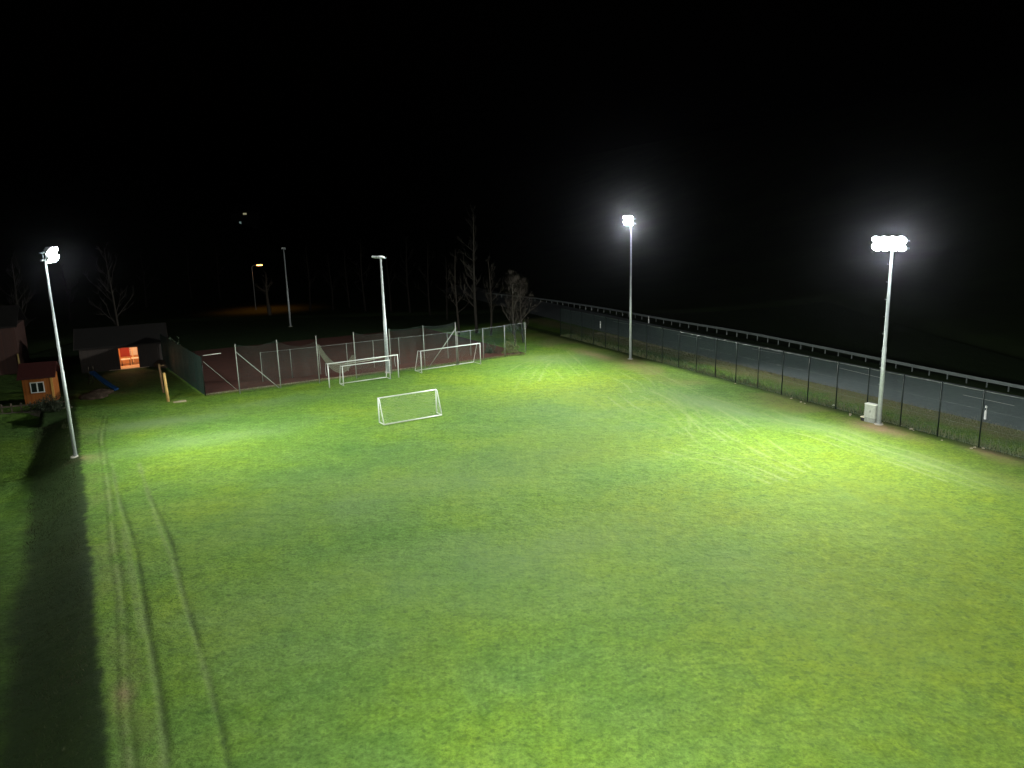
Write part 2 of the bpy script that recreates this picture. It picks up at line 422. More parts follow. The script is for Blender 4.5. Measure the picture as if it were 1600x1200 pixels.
def flood_pole(base, height, aim, label, lit=True, heads=2, width=1.2, r0=.16, r1=.075, rungs=False, tiers=1, group='tall floodlight poles round the pitch',
               name='floodlight_pole', power=LAMP_W, size=120, tilt=50, near=25.0, spread=36):
    """local +Y points to the pitch"""
    rz = math.atan2(aim.y - base.y, aim.x - base.x) - PI / 2
    t = thing(name, base, rz, label, 'floodlight', group)
    b = MB(); b.tube([(0, 0, -.05), (0, 0, height * .45), (0, 0, height * .452), (0, 0, height)], [r0, (r0+r1)/2 + .012, (r0+r1)/2 - .006, r1], 16)
    b.build('pole', M_galv, t)
    b = MB(); b.tube([(0, 0, -.1), (0, 0, .07)], [.34, .30], 20); b.build('base', M_conc, t)
    if rungs:
        k = 3.0
        while k < height - .4:
            b = MB(); b.tube([(.10, 0, k), (.24, 0, k), (.25, 0, k + .05)], .014, 6); b.build('climbing_peg', M_galv, t); k += 1.25
    b = MB(); b.box(-width/2, width/2, -.05, .05, height - .06, height + .04, .01); b.build('crossbar', M_galv, t)
    if tiers > 1:
        b = MB(); b.box(-width/2, width/2, -.05, .05, height + .44, height + .52, .01); b.build('crossbar', M_galv, t)
        for q in (-.35, .35):
            b = MB(); b.tube([(q*width*.5, 0, height+.04), (q*width*.5, 0, height+.44)], .03, 6); b.build('upright', M_galv, t)
    n = heads
    for k, tier in [(k, q) for q in range(tiers) for k in range(n)]:
        x = (-width/2 + .3) + (width - .6) * (k / (n - 1) if n > 1 else .5)
        Mh = Matrix.Translation((x, .42, height + .12 + .5 * tier)) @ Matrix.Rotation(R(tilt), 4, 'X')
        h = MB()
        if lit:      # round bowl floodlight
            h.tube([Mh @ Vector((0, .03, z)) for z in (-.10, -.095, .02, .10, .16)], [.33, .345, .30, .20, .10], 20)
            for q in range(5): h.box(-.16 + q*.08 - .008, -.16 + q*.08 + .008, -.10, .16, .10, .19, 0, Mh)
        else:
            h.box(-.27, .27, -.28, .34, -.06, .05, .025, Mh)
            for q in range(7): h.box(-.24 + q*.08 - .008, -.24 + q*.08 + .008, -.24, .28, .045, .10, 0, Mh)
        h.box(-.29, -.27, -.1, .1, -.04, .03, 0, Mh); h.box(.27, .29, -.1, .1, -.04, .03, 0, Mh)
        h.tube([(x, .02, height + .5*tier), (x, .22, height + .1 + .5*tier)], .03, 8)
        ho = h.build('floodlight', M_head, t)
        e = MB()
        if lit: e.tube([Mh @ Vector((0, .03, z)) for z in (-.102, -.16, -.21, -.245, -.26)], [.325, .30, .23, .13, .04], 20)
        else: e.box(-.25, .25, -.26, .32, -.11, -.062, .015, Mh)
        e.build('lens', M_led if lit else M_glassdark, ho)
        if lit and (n < 4 or (tier == 0) == (k in (1, 2))):
            ff = (k - (n-1)/2) / max(1, n-1)
            tx = x + ff * spread
            dist = near * ((.62 if tier == 0 else 1.35) if tiers > 1 else 1)
            c = Mh @ Vector((0, .03, -.40))
            spot(ho, c, (tx, dist, 0), power * ((.8, 1.2)[tier] if tiers > 1 else 1) / min(n, 2) / tiers, size + (14 if tier == 0 and tiers > 1 else -6))
    return t

PW = LAMP_W
bL = G(118, 714, -.12); bL.z = -.12
flood_pole(bL, 13.9, Vector((-10, 55, 0)), 'lit floodlight pole standing on the grass bank at the left of the pitch', heads=2, width=1.25, r0=.13, r1=.07, tiers=2, power=PW*1.3, spread=18, near=25, size=118)
b3 = G(985, 561)
flood_pole(b3, 15.0, Vector((0, 71, 0)), 'lit floodlight pole beside the road fence, between the goals and the electric cabinet', heads=2, width=1.2, r0=.15, tiers=2, power=PW*3.0, near=36)
b4 = G(1373, 663)
flood_pole(b4, 12.9, Vector((11, 42, 0)), 'lit floodlight pole with climbing pegs, next to the grey electric cabinet', heads=4, width=2.35, r0=.165, r1=.095, rungs=True, tiers=2, power=PW*2.2, near=34)
b2 = G(606, 582)
flood_pole(b2, 12.2, Vector((-22, 60, 0)), 'unlit grey floodlight pole standing behind the nested goals', lit=False, heads=2, width=1.3, r0=.22, r1=.10, tilt=12)
bf = G(454, 510)
flood_pole(bf, 12.4, Vector((-30, 100, 0)), 'dim unlit floodlight pole far behind the clay court', lit=False, heads=1, width=.7, r0=.16, r1=.08, tilt=12)
# the two poles of the same row that stand outside the picture: one to the right, one behind the camera
b5 = Vector((41.0, 22.8, 0))
flood_pole(b5, 12.9, Vector((18, 20, 0)), 'lit floodlight pole by the road fence nearest the camera', heads=4, width=2.35, r0=.165, r1=.095, rungs=True, tiers=2, power=PW*.10)
b6 = Vector((-.6, -1.8, 0))
flood_pole(b6, 13.6, Vector((8, 28, 0)), 'lit floodlight pole behind the camera platform', heads=2, width=1.4, r0=.15, tiers=2, power=PW*2.35, near=54, size=100, spread=14)

# ------------------------------------------------------------------ right fence (chain link)
M_link = wire_mat('chain_link', (.070, .120, .115), .055, .0028, True, .5, .2)
fd = Vector((.398, -.917, 0)).normalized(); f0 = Vector((6.9, 102.6, 0))
FL = 31; frz = math.atan2(fd.y, fd.x)
t = thing('chain_link_fence', f0, frz, 'long green chain link fence running between the pitch and the road', 'fence')
for k in range(FL + 1):
    b = MB(); b.tube([(k*3, 0, -.1), (k*3, 0, 3.85)], .042, 8); b.tube([(k*3, 0, 3.84), (k*3, 0, 3.88)], .05, 8); b.build('post', M_green, t)
b = MB()
for zz in (.08, 1.3, 2.55, 3.80): b.tube([(0, .045, zz), (FL*3, .045, zz)], .003 if zz < 3 else .012, 5)
b.build('tension_wire', M_galvd, t)
b = MB(); b.poly([(0, .05, .02), (FL*3, .05, .02), (FL*3, .05, 3.8), (0, .05, 3.8)]); b.build('mesh_panel', M_link, t)

# ------------------------------------------------------------------ guardrail
gp = [(760,462),(850,472),(905,480.5),(957,489),(1028,503),(1091.6,514),(1126.6,519.5),(1191,531),(1248,544),(1295,552.5),(1346,564),(1401.6,575.6),(1462,588),(1530,603),(1600,616)]
gl = [G(*p) for p in gp]
d = (gl[-1] - gl[-3]).normalized(); gl.append(gl[-1] + d * 30)
res = []; acc = 0
for a, c in zip(gl[:-1], gl[1:]):
    L = (c - a).length; k = acc
    while k < L: res.append(a + (c - a) * (k / L)); k += 2.0
    acc = k - L
# smooth the line
for _ in range(8):
    res = [res[0]] + [(res[i-1] + res[i] * 2 + res[i+1]) / 4 for i in range(1, len(res)-1)] + [res[-1]]
M_rail = mat('rail_steel', (.15, .175, .17), .45, metal=.3, noise=.35, scale=.5)
t = thing('guardrail', res[0], 0, 'galvanised steel guardrail along the far side of the road', 'guardrail')
o0 = res[0]; b = MB()
prof = [(0, .44), (.04, .47), (.04, .53), (0, .56), (0, .63), (.04, .66), (.04, .72), (0, .75), (-.02, .75), (.0, .60)]
rings = []
for i, p in enumerate(res):
    dd = (res[min(i+1, len(res)-1)] - res[max(i-1, 0)]).normalized(); nn = Vector((dd.y, -dd.x, 0))
    if nn.dot(-p) < 0: nn = -nn
    rings.append([b.bm.verts.new(p - o0 + nn * (y + .06) + Vector((0, 0, z))) for y, z in prof[:8]])
for r0_, r1_ in zip(rings[:-1], rings[1:]):
    for j in range(7): b.bm.faces.new((r0_[j], r0_[j+1], r1_[j+1], r1_[j]))
b.build('rail', M_rail, t)
for i, p in enumerate(res[-98:]):
    q = p - o0; b = MB(); b.box(q.x - .05, q.x + .05, q.y - .035, q.y + .035, -.3, .50); b.build('post', M_rail, t)

# ------------------------------------------------------------------ delineator posts
M_plas = mat('white_plastic', (.75, .76, .74), .4, noise=.1); M_blk = mat('black_band', (.015, .015, .017), .5)
M_refl = mat('reflector', (.85, .85, .8), .2)
def delineator(loc, rz, label):
    t = thing('roadside_marker_post', loc, rz, label, 'marker post', 'white roadside marker posts')
    b = MB(); b.prism([(-.05, -.1), (.05, -.1), (.045, .70), (-.045, .70)], -.06, .06); b.build('post', M_plas, t)
    b = MB(); b.prism([(-.046, .70), (.046, .70), (.044, .90), (-.044, .86)], -.061, .061); bo = b.build('band', M_blk, t)
    b = MB(); b.box(-.03, .03, -.050, -.046, .74, .83); b.build('reflector', M_refl, bo)
    b = MB(); b.prism([(-.044, .86), (.044, .90), (.042, 1.05), (-.042, 1.0)], -.06, .06); b.build('cap', M_plas, t)
delineator(G(1539, 655), .4, 'white marker post with a black band near the right edge, seen through the fence')
delineator(G(938, 513), .2, 'small white marker post far down the road, left of the tall lit pole')
delineator(G(1013.5, 505), .2, 'distant marker post standing at the guardrail right of the tall lit pole')

# ------------------------------------------------------------------ goals
M_net = wire_mat('goal_net', (.40, .45, .42), .12, .0035, False, .8, 0)
M_netd = wire_mat('goal_net_dim', (.25, .28, .24), .12, .0018, False, .8, 0)
def frame_goal(p0, p1, h, depth_top, depth_bot, label, r=.05, flip=False, ground_bar=True, front_bar=False, netm=M_net, name='goal', net=True, rr=.03, folded=False, group=None):
    """p0,p1: feet of the two posts; the net hangs to local +Y (behind) unless flipped"""
    d = p1 - p0; L = d.length; rz = math.atan2(d.y, d.x)
    t = thing(name, p0, rz, label, 'goal', group); s = -1 if flip else 1
    for x in (0, L):
        b = MB(); b.tube([(x, 0, 0), (x, 0, h)], r, 12); b.build('goalpost', M_wpaint, t)
    b = MB(); b.tube([(-r, 0, h), (L + r, 0, h)], r * 1.02, 12); b.build('crossbar', M_wpaint, t)
    if folded:
        for x in (0, L):
            b = MB(); b.tube([(x, s*.03, h), (x, s*.55, h - .05), (x, s*.75, h*.72), (x, s*.62, h*.45)], .02, 6); b.build('net_bracket', M_galv, t)
        b = MB()
        for q in range(3): b.tube([(0, s*(.5 + q*.1), h - .08), (L*.25, s*(.55+q*.1), h - .34), (L*.6, s*(.55+q*.08), h - .30), (L, s*(.5+q*.1), h - .05)], .025, 6)
        b.build('rolled_net', mat('rolled_net', (.20, .22, .17), .9, noise=.4), t)
        return t
    for x in (0, L):
        b = MB(); b.tube([(x, 0, h - .02), (x, s*depth_top, h - .04), (x, s*depth_bot, .05), (x, 0, .04)], rr, 8); b.build('side_frame', M_wpaint, t)
    b = MB(); b.tube([(0, s*depth_bot, .05), (L, s*depth_bot, .05)], rr*1.3, 8); b.build('ground_bar', M_wpaint, t)
    if net:
        b = MB(); nx = 14; nz = 8
        def pt(i, j):
            u = i / nx; v = j / nz
            y = depth_top + (depth_bot - depth_top) * (1 - v)
            sag = .18 * math.sin(PI*v) * math.sin(PI*u)
            return (L*u, s*(y - sag), .06 + (h - .1) * v)
        for i in range(nx):
            for j in range(nz):
                b.poly([pt(i, j), pt(i+1, j), pt(i+1, j+1), pt(i, j+1)], True)
        b.poly([(0, s*.02, h-.03), (L, s*.02, h-.03), (L, s*depth_top, h-.05), (0, s*depth_top, h-.05)])
        for x in (.01, L-.01):
            b.poly([(x, s*.02, .06), (x, s*depth_bot, .06), (x, s*depth_top, h-.05), (x, s*.02, h-.05)])
        b.build('net', netm, t)
    return t
frame_goal(G(515, 606), G(623, 590), 2.40, .6, 1.2, 'large white goal without a hanging net, standing over the smaller goal by the unlit pole', folded=True, name='football_goal')
frame_goal(G(537, 603), G(610, 592.5), 2.0, .55, 1.05, 'smaller white goal nested under the large goal at the clay court', name='training_goal', netm=M_netd, r=.045)
frame_goal(G(659, 583), G(751, 569), 2.38, .6, 1.5, 'large white goal with net frame standing right of the unlit pole', name='football_goal', netm=M_netd)
# free standing one on the grass: seen from behind, its ground bar nearest to the camera
gA = G(593, 660.5); gB = G(682.5, 645.5)
frame_goal(gB, gA, 2.02, .25, .95, 'small white goal standing alone on the open grass, seen from behind', name='training_goal', r=.045, rr=.04)

# ------------------------------------------------------------------ ball stop net at the far touchline
M_ball = wire_mat('ball_net', (.020, .036, .027), .045, .0026, False, .8, 0)
M_postg = mat('grey_post', (.17, .185, .16), .6, noise=.35, scale=4)
n1 = G(375, 615); n7 = G(714, 570.5); dn = n7 - n1; NR = math.atan2(dn.y, dn.x); NL7 = dn.length
t = thing('ball_stop_net', n1, NR, 'tall ball stop net on grey posts with two slanting braces behind the goals', 'net fence')
xs7 = [NL7 * k / 6 for k in range(7)]; NH = 4.85
for x in xs7:
    b = MB(); b.tube([(x, 0, -.1), (x, 0, NH)], .05, 8); b.build('post', M_postg, t)
b = MB(); b.tube([(0, -.02, NH - .75), (xs7[1] - .15, -.02, .05)], .04, 8); b.build('brace', M_postg, t)
b = MB(); b.tube([(xs7[6], -.02, NH - .75), (xs7[5] + .35, -.02, .05)], .04, 8); b.build('brace', M_postg, t)
def net_panel(x0, x1, sag, zl0, zl1, kind=0):
    b = MB(); nx = 14; nz = 8; top = []
    for i in range(nx + 1):
        u = i / nx
        zt = zl0 + (zl1 - zl0) * u - sag * 4 * u * (1 - u)
        top.append((x0 + (x1-x0)*u, zt))
    def pt(i, j):
        x, zt = top[i]; v = j / nz
        return (x, .08 + .12 * math.sin(PI*v) * math.sin(i*1.3), .02 + (zt - .02) * v)
    for i in range(nx):
        for j in range(nz): b.poly([pt(i, j), pt(i+1, j), pt(i+1, j+1), pt(i, j+1)], True)
    b.tube([(x, .08, z) for x, z in top], .022, 6)
    return b.build('net', M_ball, t)
net_panel(xs7[0], xs7[1], .35, NH-.1, NH-.05)
net_panel(xs7[1], xs7[2], .55, NH-.15, NH-.55)
net_panel(xs7[3], xs7[4], .30, NH-.1, NH-.25)
net_panel(xs7[4], xs7[5], .15, NH-.1, NH-.05)
net_panel(xs7[5], xs7[6], .20, NH-.1, NH-.05)
b = MB()      # the collapsed bay
def cp(u):
    z = 3.9 * (1-u)**3.2 + 1.35 * (1 - (2*u-1)**2)**.3 * .9 + 2.4 * u**5
    return z
for q in range(5):
    pts = [(xs7[2] + (xs7[3]-xs7[2]) * u, .1 + q*.05, max(.1, cp(u) - q*.20)) for u in [i/14 for i in range(15)]]
    b.tube(pts, .026, 5)
M_fallen = mat('fallen_net_rope', (.11, .12, .085), .9, noise=.5, scale=8)
b.build('fallen_net_rope', M_fallen, t)
b = MB()
for i in range(14):
    u0, u1 = i/14, (i+1)/14; xa = xs7[2] + (xs7[3]-xs7[2])*u0; xb = xs7[2] + (xs7[3]-xs7[2])*u1
    b.poly([(xa, .12, max(.05, cp(u0) - .9)), (xb, .12, max(.05, cp(u1) - .9)), (xb, .12, cp(u1)), (xa, .12, cp(u0))])
b.build('fallen_net', wire_mat('fallen_net', (.12, .13, .09), .03, .005, False, .8, 0), t)

# ------------------------------------------------------------------ court fence behind it
M_windg = wire_mat('green_screen', (.010, .040, .032), .02, .014, False, .8, 0)
M_courtl = wire_mat('court_link', (.018, .045, .036), .055, .0028, True, .6, .1)
t = thing('court_fence', court_pt(6.0, 3.1), math.atan2(UA.y, UA.x), 'low grey post chain link fence standing on the clay behind the ball net', 'fence')
for k in range(9):
    b = MB(); b.tube([(k*3.05, 0, 0), (k*3.05, 0, 3.1)], .035, 8); b.build('post', M_postg, t)
b = MB(); b.poly([(0, .03, .02), (24.4, .03, .02), (24.4, .03, 3.05), (0, .03, 3.05)]); b.build('mesh_panel', M_courtl, t)
b = MB(); b.tube([(0, 0, 3.05), (24.4, 0, 3.05)], .012, 5); b.build('tension_wire', M_galvd, t)

t = thing('corner_fence', G(716, 570), 0, 'dark green chain link fence between the ball net and the bare trees', 'fence')
q0 = G(716, 569.5); q1 = G(821, 550.5); dq = q1 - q0; t.rotation_euler = (0, 0, math.atan2(dq.y, dq.x)); LQ = dq.length
for x in (0, LQ*.36, LQ*.68, LQ):
    b = MB(); b.tube([(x, 0, 0), (x, 0, 3.7)], .045, 8); b.build('post', M_postg, t)
b = MB(); b.poly([(0, .04, .02), (LQ, .04, .02), (LQ, .04, 3.65), (0, .04, 3.65)]); b.build('mesh_panel', M_courtl, t)
b = MB(); b.tube([(0, 0, 3.65), (LQ, 0, 3.65)], .012, 5); b.build('tension_wire', M_galvd, t)

# green screen along the left side of the court
c0 = G(321, 618); dirn = Vector((-.56, .83, 0)).normalized(); LS = 21
t = thing('green_windscreen_fence', c0, math.atan2(dirn.y, dirn.x), 'green mesh windscreen fence running away along the left side of the clay court', 'fence')
for k in range(8):
    b = MB(); b.tube([(k*3, 0, -.05), (k*3, 0, 3.9)], .04, 8); b.build('post', M_green, t)
b = MB(); nx = 30
for i in range(nx):
    for j in range(4):
        f_ = lambda i, j: (LS*i/nx, .06 + .05*math.sin(i*1.7)*math.sin(PI*j/4), .03 + 3.75*j/4)
        b.poly([f_(i, j), f_(i+1, j), f_(i+1, j+1), f_(i, j+1)], True)
b.build('windscreen', M_windg, t)
# loose brace and rail at the corner
M_rusty = mat('grey_rail', (.40, .40, .36), .6, noise=.3)
b = MB(); b.tube([(.1, -.2, 3.85), (.25, -1.9, 3.86)], .035, 8); b.build('top_rail', M_rusty, t)
b = MB(); b.tube([(.05, -.15, 3.3), (.3, -3.0, .1)], .025, 8); b.build('brace', M_postg, t)

# ------------------------------------------------------------------ electric cabinet and box
cb = G(1364, 661); crz = frz + PI
t = thing('electric_cabinet', cb + Vector((-.05, .25, 0)), crz + .12, 'grey electric cabinet with a pale lid beside the right lit pole', 'cabinet')
M_cab = mat('cabinet_grey', (.36, .38, .34), .6, noise=.25, scale=5); M_cabl = mat('cabinet_lid', (.62, .63, .58), .5, noise=.15)
b = MB(); b.box(-.42, .42, -.2, .2, .0, .36, .01); b.build('plinth', mat('plinth_grey', (.26, .28, .25), .8, noise=.4), t)
b = MB(); b.box(-.44, .44, -.22, .22, .37, 1.36, .012); bd = b.build('body', M_cab, t)
b = MB(); b.box(-.46, .46, -.24, .24, 1.362, 1.43, .02); b.build('lid', M_cabl, t)
b = MB(); b.box(-.40, -.01, .222, .236, .42, 1.32, .004); dr = b.build('door', M_cab, t)
b = MB(); b.box(.01, .40, .222, .236, .42, 1.32, .004); dr2 = b.build('door', M_cab, t)
b = MB(); b.box(-.06, -.035, .236, .262, .8, .95, .004); b.build('handle', M_blk, dr)
t = thing('cable_box', G(1351.5, 657.5) + Vector((0, .1, 0)), crz + .1, 'small black box with a pale lid lying left of the electric cabinet', 'box')
b = MB(); b.box(-.19, .19, -.2, .2, 0, .26, .02); b.build('body', M_blk, t)
b = MB(); b.box(-.22, .22, -.23, .23, .262, .33, .02); b.build('lid', mat('pale_lid', (.55, .50, .38), .8, noise=.3), t)
b = MB(); b.poly([(-.12, 0, .02), (.1, -.06, .035), (.14, .10, .05), (-.08, .13, .03)]); b.poly([(-.05, -.03, .06), (.12, .0, .035), (.06, .11, .09)])
tag(b.build('paper_scrap', M_plas, loc=G(1302, 634)), 'white scrap of litter lying at the foot of the road fence', 'litter')

# stones and clods at the foot of the fence
M_stone = mat('pale_stone', (.33, .29, .22), .9, noise=.5, scale=9, bump=.02)
def stone(loc, r, lab, grp, name='stone', m=M_stone):
    b = MB(); bmesh.ops.create_icosphere(b.bm, subdivisions=2, radius=1)
    sd = random.random() * 50
    for v in b.bm.verts:
        c = v.co; k = 1 + .25 * math.sin(c.x*3 + sd) * math.cos(c.y*2.6 + sd) + .12 * math.sin(c.z*5 + sd*2)
        v.co = Vector((c.x * r * 1.3 * k, c.y * r * k, max(-.3*r, c.z * r * .62 * k)))
    o = b.build(name, m, loc=loc, rz=random.random()*6); tag(o, lab, 'stone', grp); return o
for k in range(34):
    u = random.choice([random.uniform(30, 92), random.uniform(52, 72)]); p = f0 + fd * u + Vector((.917, .4, 0)) * random.uniform(-.75, .25)
    p.z = 0; stone(p, random.uniform(.04, .11), 'pale stone or clod at the foot of the road fence', 'stones at the foot of the road fence')

# ------------------------------------------------------------------ weeds (uncountable)
def blades(name, n, fn, hmin, hmax, cols, label, wd=.02):
    co = []; fc = []
    b = MB()
    for _ in range(n):
        x, y, z = fn(); h = random.uniform(hmin, hmax); a = random.random()*PI*2; l = random.uniform(.1, .6)*h
        dx, dy = math.cos(a), math.sin(a); wx, wy = -dy*wd, dx*wd
        v = [b.bm.verts.new(p) for p in ((x-wx, y-wy, z), (x+wx, y+wy, z), (x+dx*l*.5+wx*.7, y+dy*l*.5+wy*.7, z+h*.6), (x+dx*l*.5-wx*.7, y+dy*l*.5-wy*.7, z+h*.6), (x+dx*l, y+dy*l, z+h))]
        b.bm.faces.new((v[0], v[1], v[2], v[3])); b.bm.faces.new((v[3], v[2], v[4]))
    o = b.build(name, cols); tag(o, label, 'weeds', kind='stuff'); return o
M_weed = mat('weeds', (.055, .090, .030), .8, col2=(.12, .105, .05), scale=1.3)
M_dry = mat('dry_grass', (.17, .135, .095), .9, col2=(.09, .085, .05), scale=.8)
def fw():
    u = random.uniform(0, 93); p = f0 + fd*u + Vector((.917, .4, 0)) * abs(random.gauss(.1, .9)); return p.x, p.y, -.02
blades('fence_weeds', 9000, fw, .08, .45, M_weed, 'rank green weeds growing along the road side of the fence')
def vg():
    u = random.uniform(0, 93); p = f0 + fd*u + Vector((.917, .4, 0)) * random.choice([random.uniform(1.5, 6.2), random.gauss(6.0, .5)]); return p.x, p.y, -.03
blades('dry_verge_grass', 14000, vg, .04, .15, M_dry, 'dry brown grass on the verge between fence and road', wd=.015)
def bk():
    v = random.uniform(14, 74); s = random.uniform(.6, 3.4) ; p = Vector((NL[0], NL[1], 0)) * (s + .6) + Vector((AL[0], AL[1], 0)) * v
    return p.x, p.y, float(hgt(p.x, p.y)) - .02
blades('bank_grass', 14000, bk, .04, .12, mat('bank_grass', (.030, .045, .016), .8, col2=(.045, .045, .02), scale=.9), 'coarse dark grass on the bank left of the pitch', wd=.012)
def nf():
    p = court_pt(random.uniform(0, 36), random.gauss(-.1, .25)); return p.x, p.y, -.02
blades('court_edge_grass', 5000, nf, .05, .22, mat('court_edge_grass', (.07, .10, .03), .8, col2=(.13, .115, .05), scale=.9), 'yellowish grass fringe along the clay court kerb', wd=.015)

# ------------------------------------------------------------------ sheds and hut
M_plank = bpy.data.materials.new('dark_planks'); M_plank.use_nodes = True
def planks(m, c1, c2, wdt=.14):
    n = m.node_tree.nodes; l = m.node_tree.links; b = n['Principled BSDF']; b.inputs['Roughness'].default_value = .8
    tc = n.new('ShaderNodeTexCoord'); sp = n.new('ShaderNodeSeparateXYZ'); l.new(tc.outputs['Object'], sp.inputs[0])
    a = n.new('ShaderNodeMath'); a.operation = 'ADD'; l.new(sp.outputs[0], a.inputs[0]); l.new(sp.outputs[1], a.inputs[1])
    dv = n.new('ShaderNodeMath'); dv.operation = 'DIVIDE'; l.new(a.outputs[0], dv.inputs[0]); dv.inputs[1].default_value = wdt
    fl = n.new('ShaderNodeMath'); fl.operation = 'FLOOR'; l.new(dv.outputs[0], fl.inputs[0])
    wn = n.new('ShaderNodeTexWhiteNoise'); wn.noise_dimensions = '1D'; l.new(fl.outputs[0], wn.inputs['W'])
    r = n.new('ShaderNodeValToRGB'); r.color_ramp.elements[0].color = (*c1, 1); r.color_ramp.elements[1].color = (*c2, 1)
    l.new(wn.outputs[0], r.inputs[0])
    fr = n.new('ShaderNodeMath'); fr.operation = 'FRACT'; l.new(dv.outputs[0], fr.inputs[0])
    lt = n.new('ShaderNodeMath'); lt.operation = 'LESS_THAN'; l.new(fr.outputs[0], lt.inputs[0]); lt.inputs[1].default_value = .1
    bp = n.new('ShaderNodeBump'); bp.inputs['Distance'].default_value = .02; bp.invert = True; l.new(lt.outputs[0], bp.inputs['Height'])
    l.new(r.outputs[0], b.inputs['Base Color']); l.new(bp.outputs[0], b.inputs['Normal']); return m
planks(M_plank, (.012, .007, .005), (.018, .010, .007), .18)
M_roofd = mat('dark_roof', (.008, .007, .0065), .8, noise=.4, scale=2)

sA = G(128, 583); sB = G(263, 570); ds_ = sB - sA; SL = ds_.length; SR = math.atan2(ds_.y, ds_.x)
t = thing('garage', sA, SR, 'long dark wooden garage with one warmly lit open doorway', 'garage')
gx0 = (G(189, 577.5) - sA).dot(ds_.normalized()); gx1 = (G(218.5, 574.5) - sA).dot(ds_.normalized()); GH = 2.45; WH = 2.75; DP = 7.0
b = MB()
b.box(0, gx0, 0, .15, -.2, WH); b.box(gx1, SL, 0, .15, -.2, WH); b.box(gx0, gx1, 0, .15, GH, WH)
b.box(0, .15, .152, DP, -.2, WH); b.box(SL-.15, SL, .152, DP, -.2, WH); b.box(.152, SL-.152, DP-.15, DP, -.2, WH)
b.build('wall', M_plank, t)
b = MB(); b.prism([(-.5, WH-.02), (DP/2, 4.55), (DP+.5, WH-.02), (DP+.5, WH+.10), (DP/2, 4.69), (-.5, WH+.10)], -.4, SL+.3); rf = b.build('roof', M_roofd, t)
b = MB(); b.prism([(-.5, WH-.08), (DP/2, 4.46), (DP+.5, WH-.08), (DP+.5, WH-.0), (DP/2, 4.72), (-.5, WH+.12)], -.46, -.41); b.prism([(-.5, WH-.08), (DP/2, 4.46), (DP+.5, WH-.08), (DP+.5, WH), (DP/2, 4.72), (-.5, WH+.12)], SL+.31, SL+.36)
b.build('bargeboard', M_plank, rf)
b = MB(); b.box(gx0-.06, gx0, -.02, .17, 0, GH); b.box(gx1, gx1+.06, -.02, .17, 0, GH); b.box(gx0-.06, gx1+.06, -.02, .17, GH, GH+.08); b.build('door_frame', mat('door_frame', (.20, .06, .02), .6), t)
M_warm = mat('warm_plaster', (.62, .30, .12), .8, noise=.2)
b = MB()      # lined room behind the doorway
rx0, rx1, ry = gx0-1.2, gx1+1.0, 4.2
b.box(rx0-.1, rx0, .16, ry, 0, 2.6); b.box(rx1, rx1+.1, .16, ry, 0, 2.6); b.box(rx0-.1, rx1+.1, ry+.002, ry+.1, 0, 2.6); b.build('room_lining', M_warm, t)
b = MB(); b.box(rx0-.1, rx1+.1, .16, ry+.1, 2.61, 2.68); b.build('room_ceiling', mat('room_ceiling', (.60, .30, .10), .8), t)
b = MB(); b.box(rx0, rx1, -.02, ry, -.1, .02); b.build('room_floor', mat('room_floor', (.55, .42, .30), .7, noise=.2), t)
b = MB(); b.box(gx0+.0, gx0+1.15, ry-.05, ry-.005, .85, 2.0); b.build('red_panel', mat('red_panel', (.30, .035, .02), .6), t)
b = MB(); b.box(gx1-.95, gx1-.1, ry-.05, ry-.005, .95, 2.05); b.build('pale_cupboard', mat('pale_cupboard', (.70, .62, .50), .5), t)
b = MB(); b.box(gx0+1.25, gx0+1.4, ry-.06, ry-.006, .1, 2.35); b.build('pale_upright', mat('pale_upright', (.75, .55, .32), .6), t)
b = MB(); b.tube([((gx0+gx1)/2-.5, 1.6, 2.5), ((gx0+gx1)/2+.5, 1.6, 2.5)], .04, 8); lt_ = b.build('ceiling_lamp', emit('warm_tube', (1, .72, .42), 12), t)
Lp = bpy.data.lights.new('room_light', 'POINT'); Lp.energy = 190; Lp.color = (1, .62, .32); Lp.shadow_soft_size = .15
lo = bpy.data.objects.new('room_light', Lp); COL.objects.link(lo); lo.parent = t; lo.location = ((gx0+gx1)/2, 1.6, 2.3)
def table(px, off, wd_, label):
    ux = ds_.normalized(); uy = Vector((-ux.y, ux.x, 0))
    tt = thing('work_table', sA + ux*(gx0+px) + uy*off + Vector((0, 0, .022)), SR + .05, label, 'table', 'tables in the lit garage')
    b = MB(); b.box(-wd_/2, wd_/2, -.35, .35, .70, .80, .02); b.build('table_top', mat('table_cover', (.8, .74, .66), .6), tt)
    for sx in (-1, 1):
        for sy in (-1, 1):
            b = MB(); b.tube([(sx*(wd_/2-.08), sy*.28, 0), (sx*(wd_/2-.08), sy*.28, .70)], .03, 6); b.build('leg', M_blk, tt)
table(.55, 2.6, 1.0, 'pale covered table at the left inside the lit garage')
table(1.7, 2.9, 1.1, 'pale covered table at the right inside the lit garage')

# far left barn with upright boards
bb = G(-60, 592); 
t = thing('barn', bb, SR, 'tall dark reddish board barn at the left edge, behind the orange hut', 'barn')
be = (G(41, 575) - bb).dot(ds_.normalized())
b = MB(); b.box(0, be, 0, 8, -.3, 5.4); b.build('wall', planks(bpy.data.materials.new('barn_boards') if False else (lambda m: (setattr(m, 'use_nodes', True), m)[1])(bpy.data.materials.new('barn_boards')), (.024, .006, .003), (.034, .009, .004), .22), t)
b = MB(); b.prism([(-.4, 5.35), (4, 7.4), (8.4, 5.35), (8.4, 5.5), (4, 7.56), (-.4, 5.5)], -.3, be+.3); b.build('roof', M_roofd, t)
b = MB(); b.tube([(be-.1, -.12, .0), (be-.1, -.12, 2.3)], .09, 8); b.build('corner_post', mat('pale_wood', (.50, .36, .14), .7, noise=.3), t)

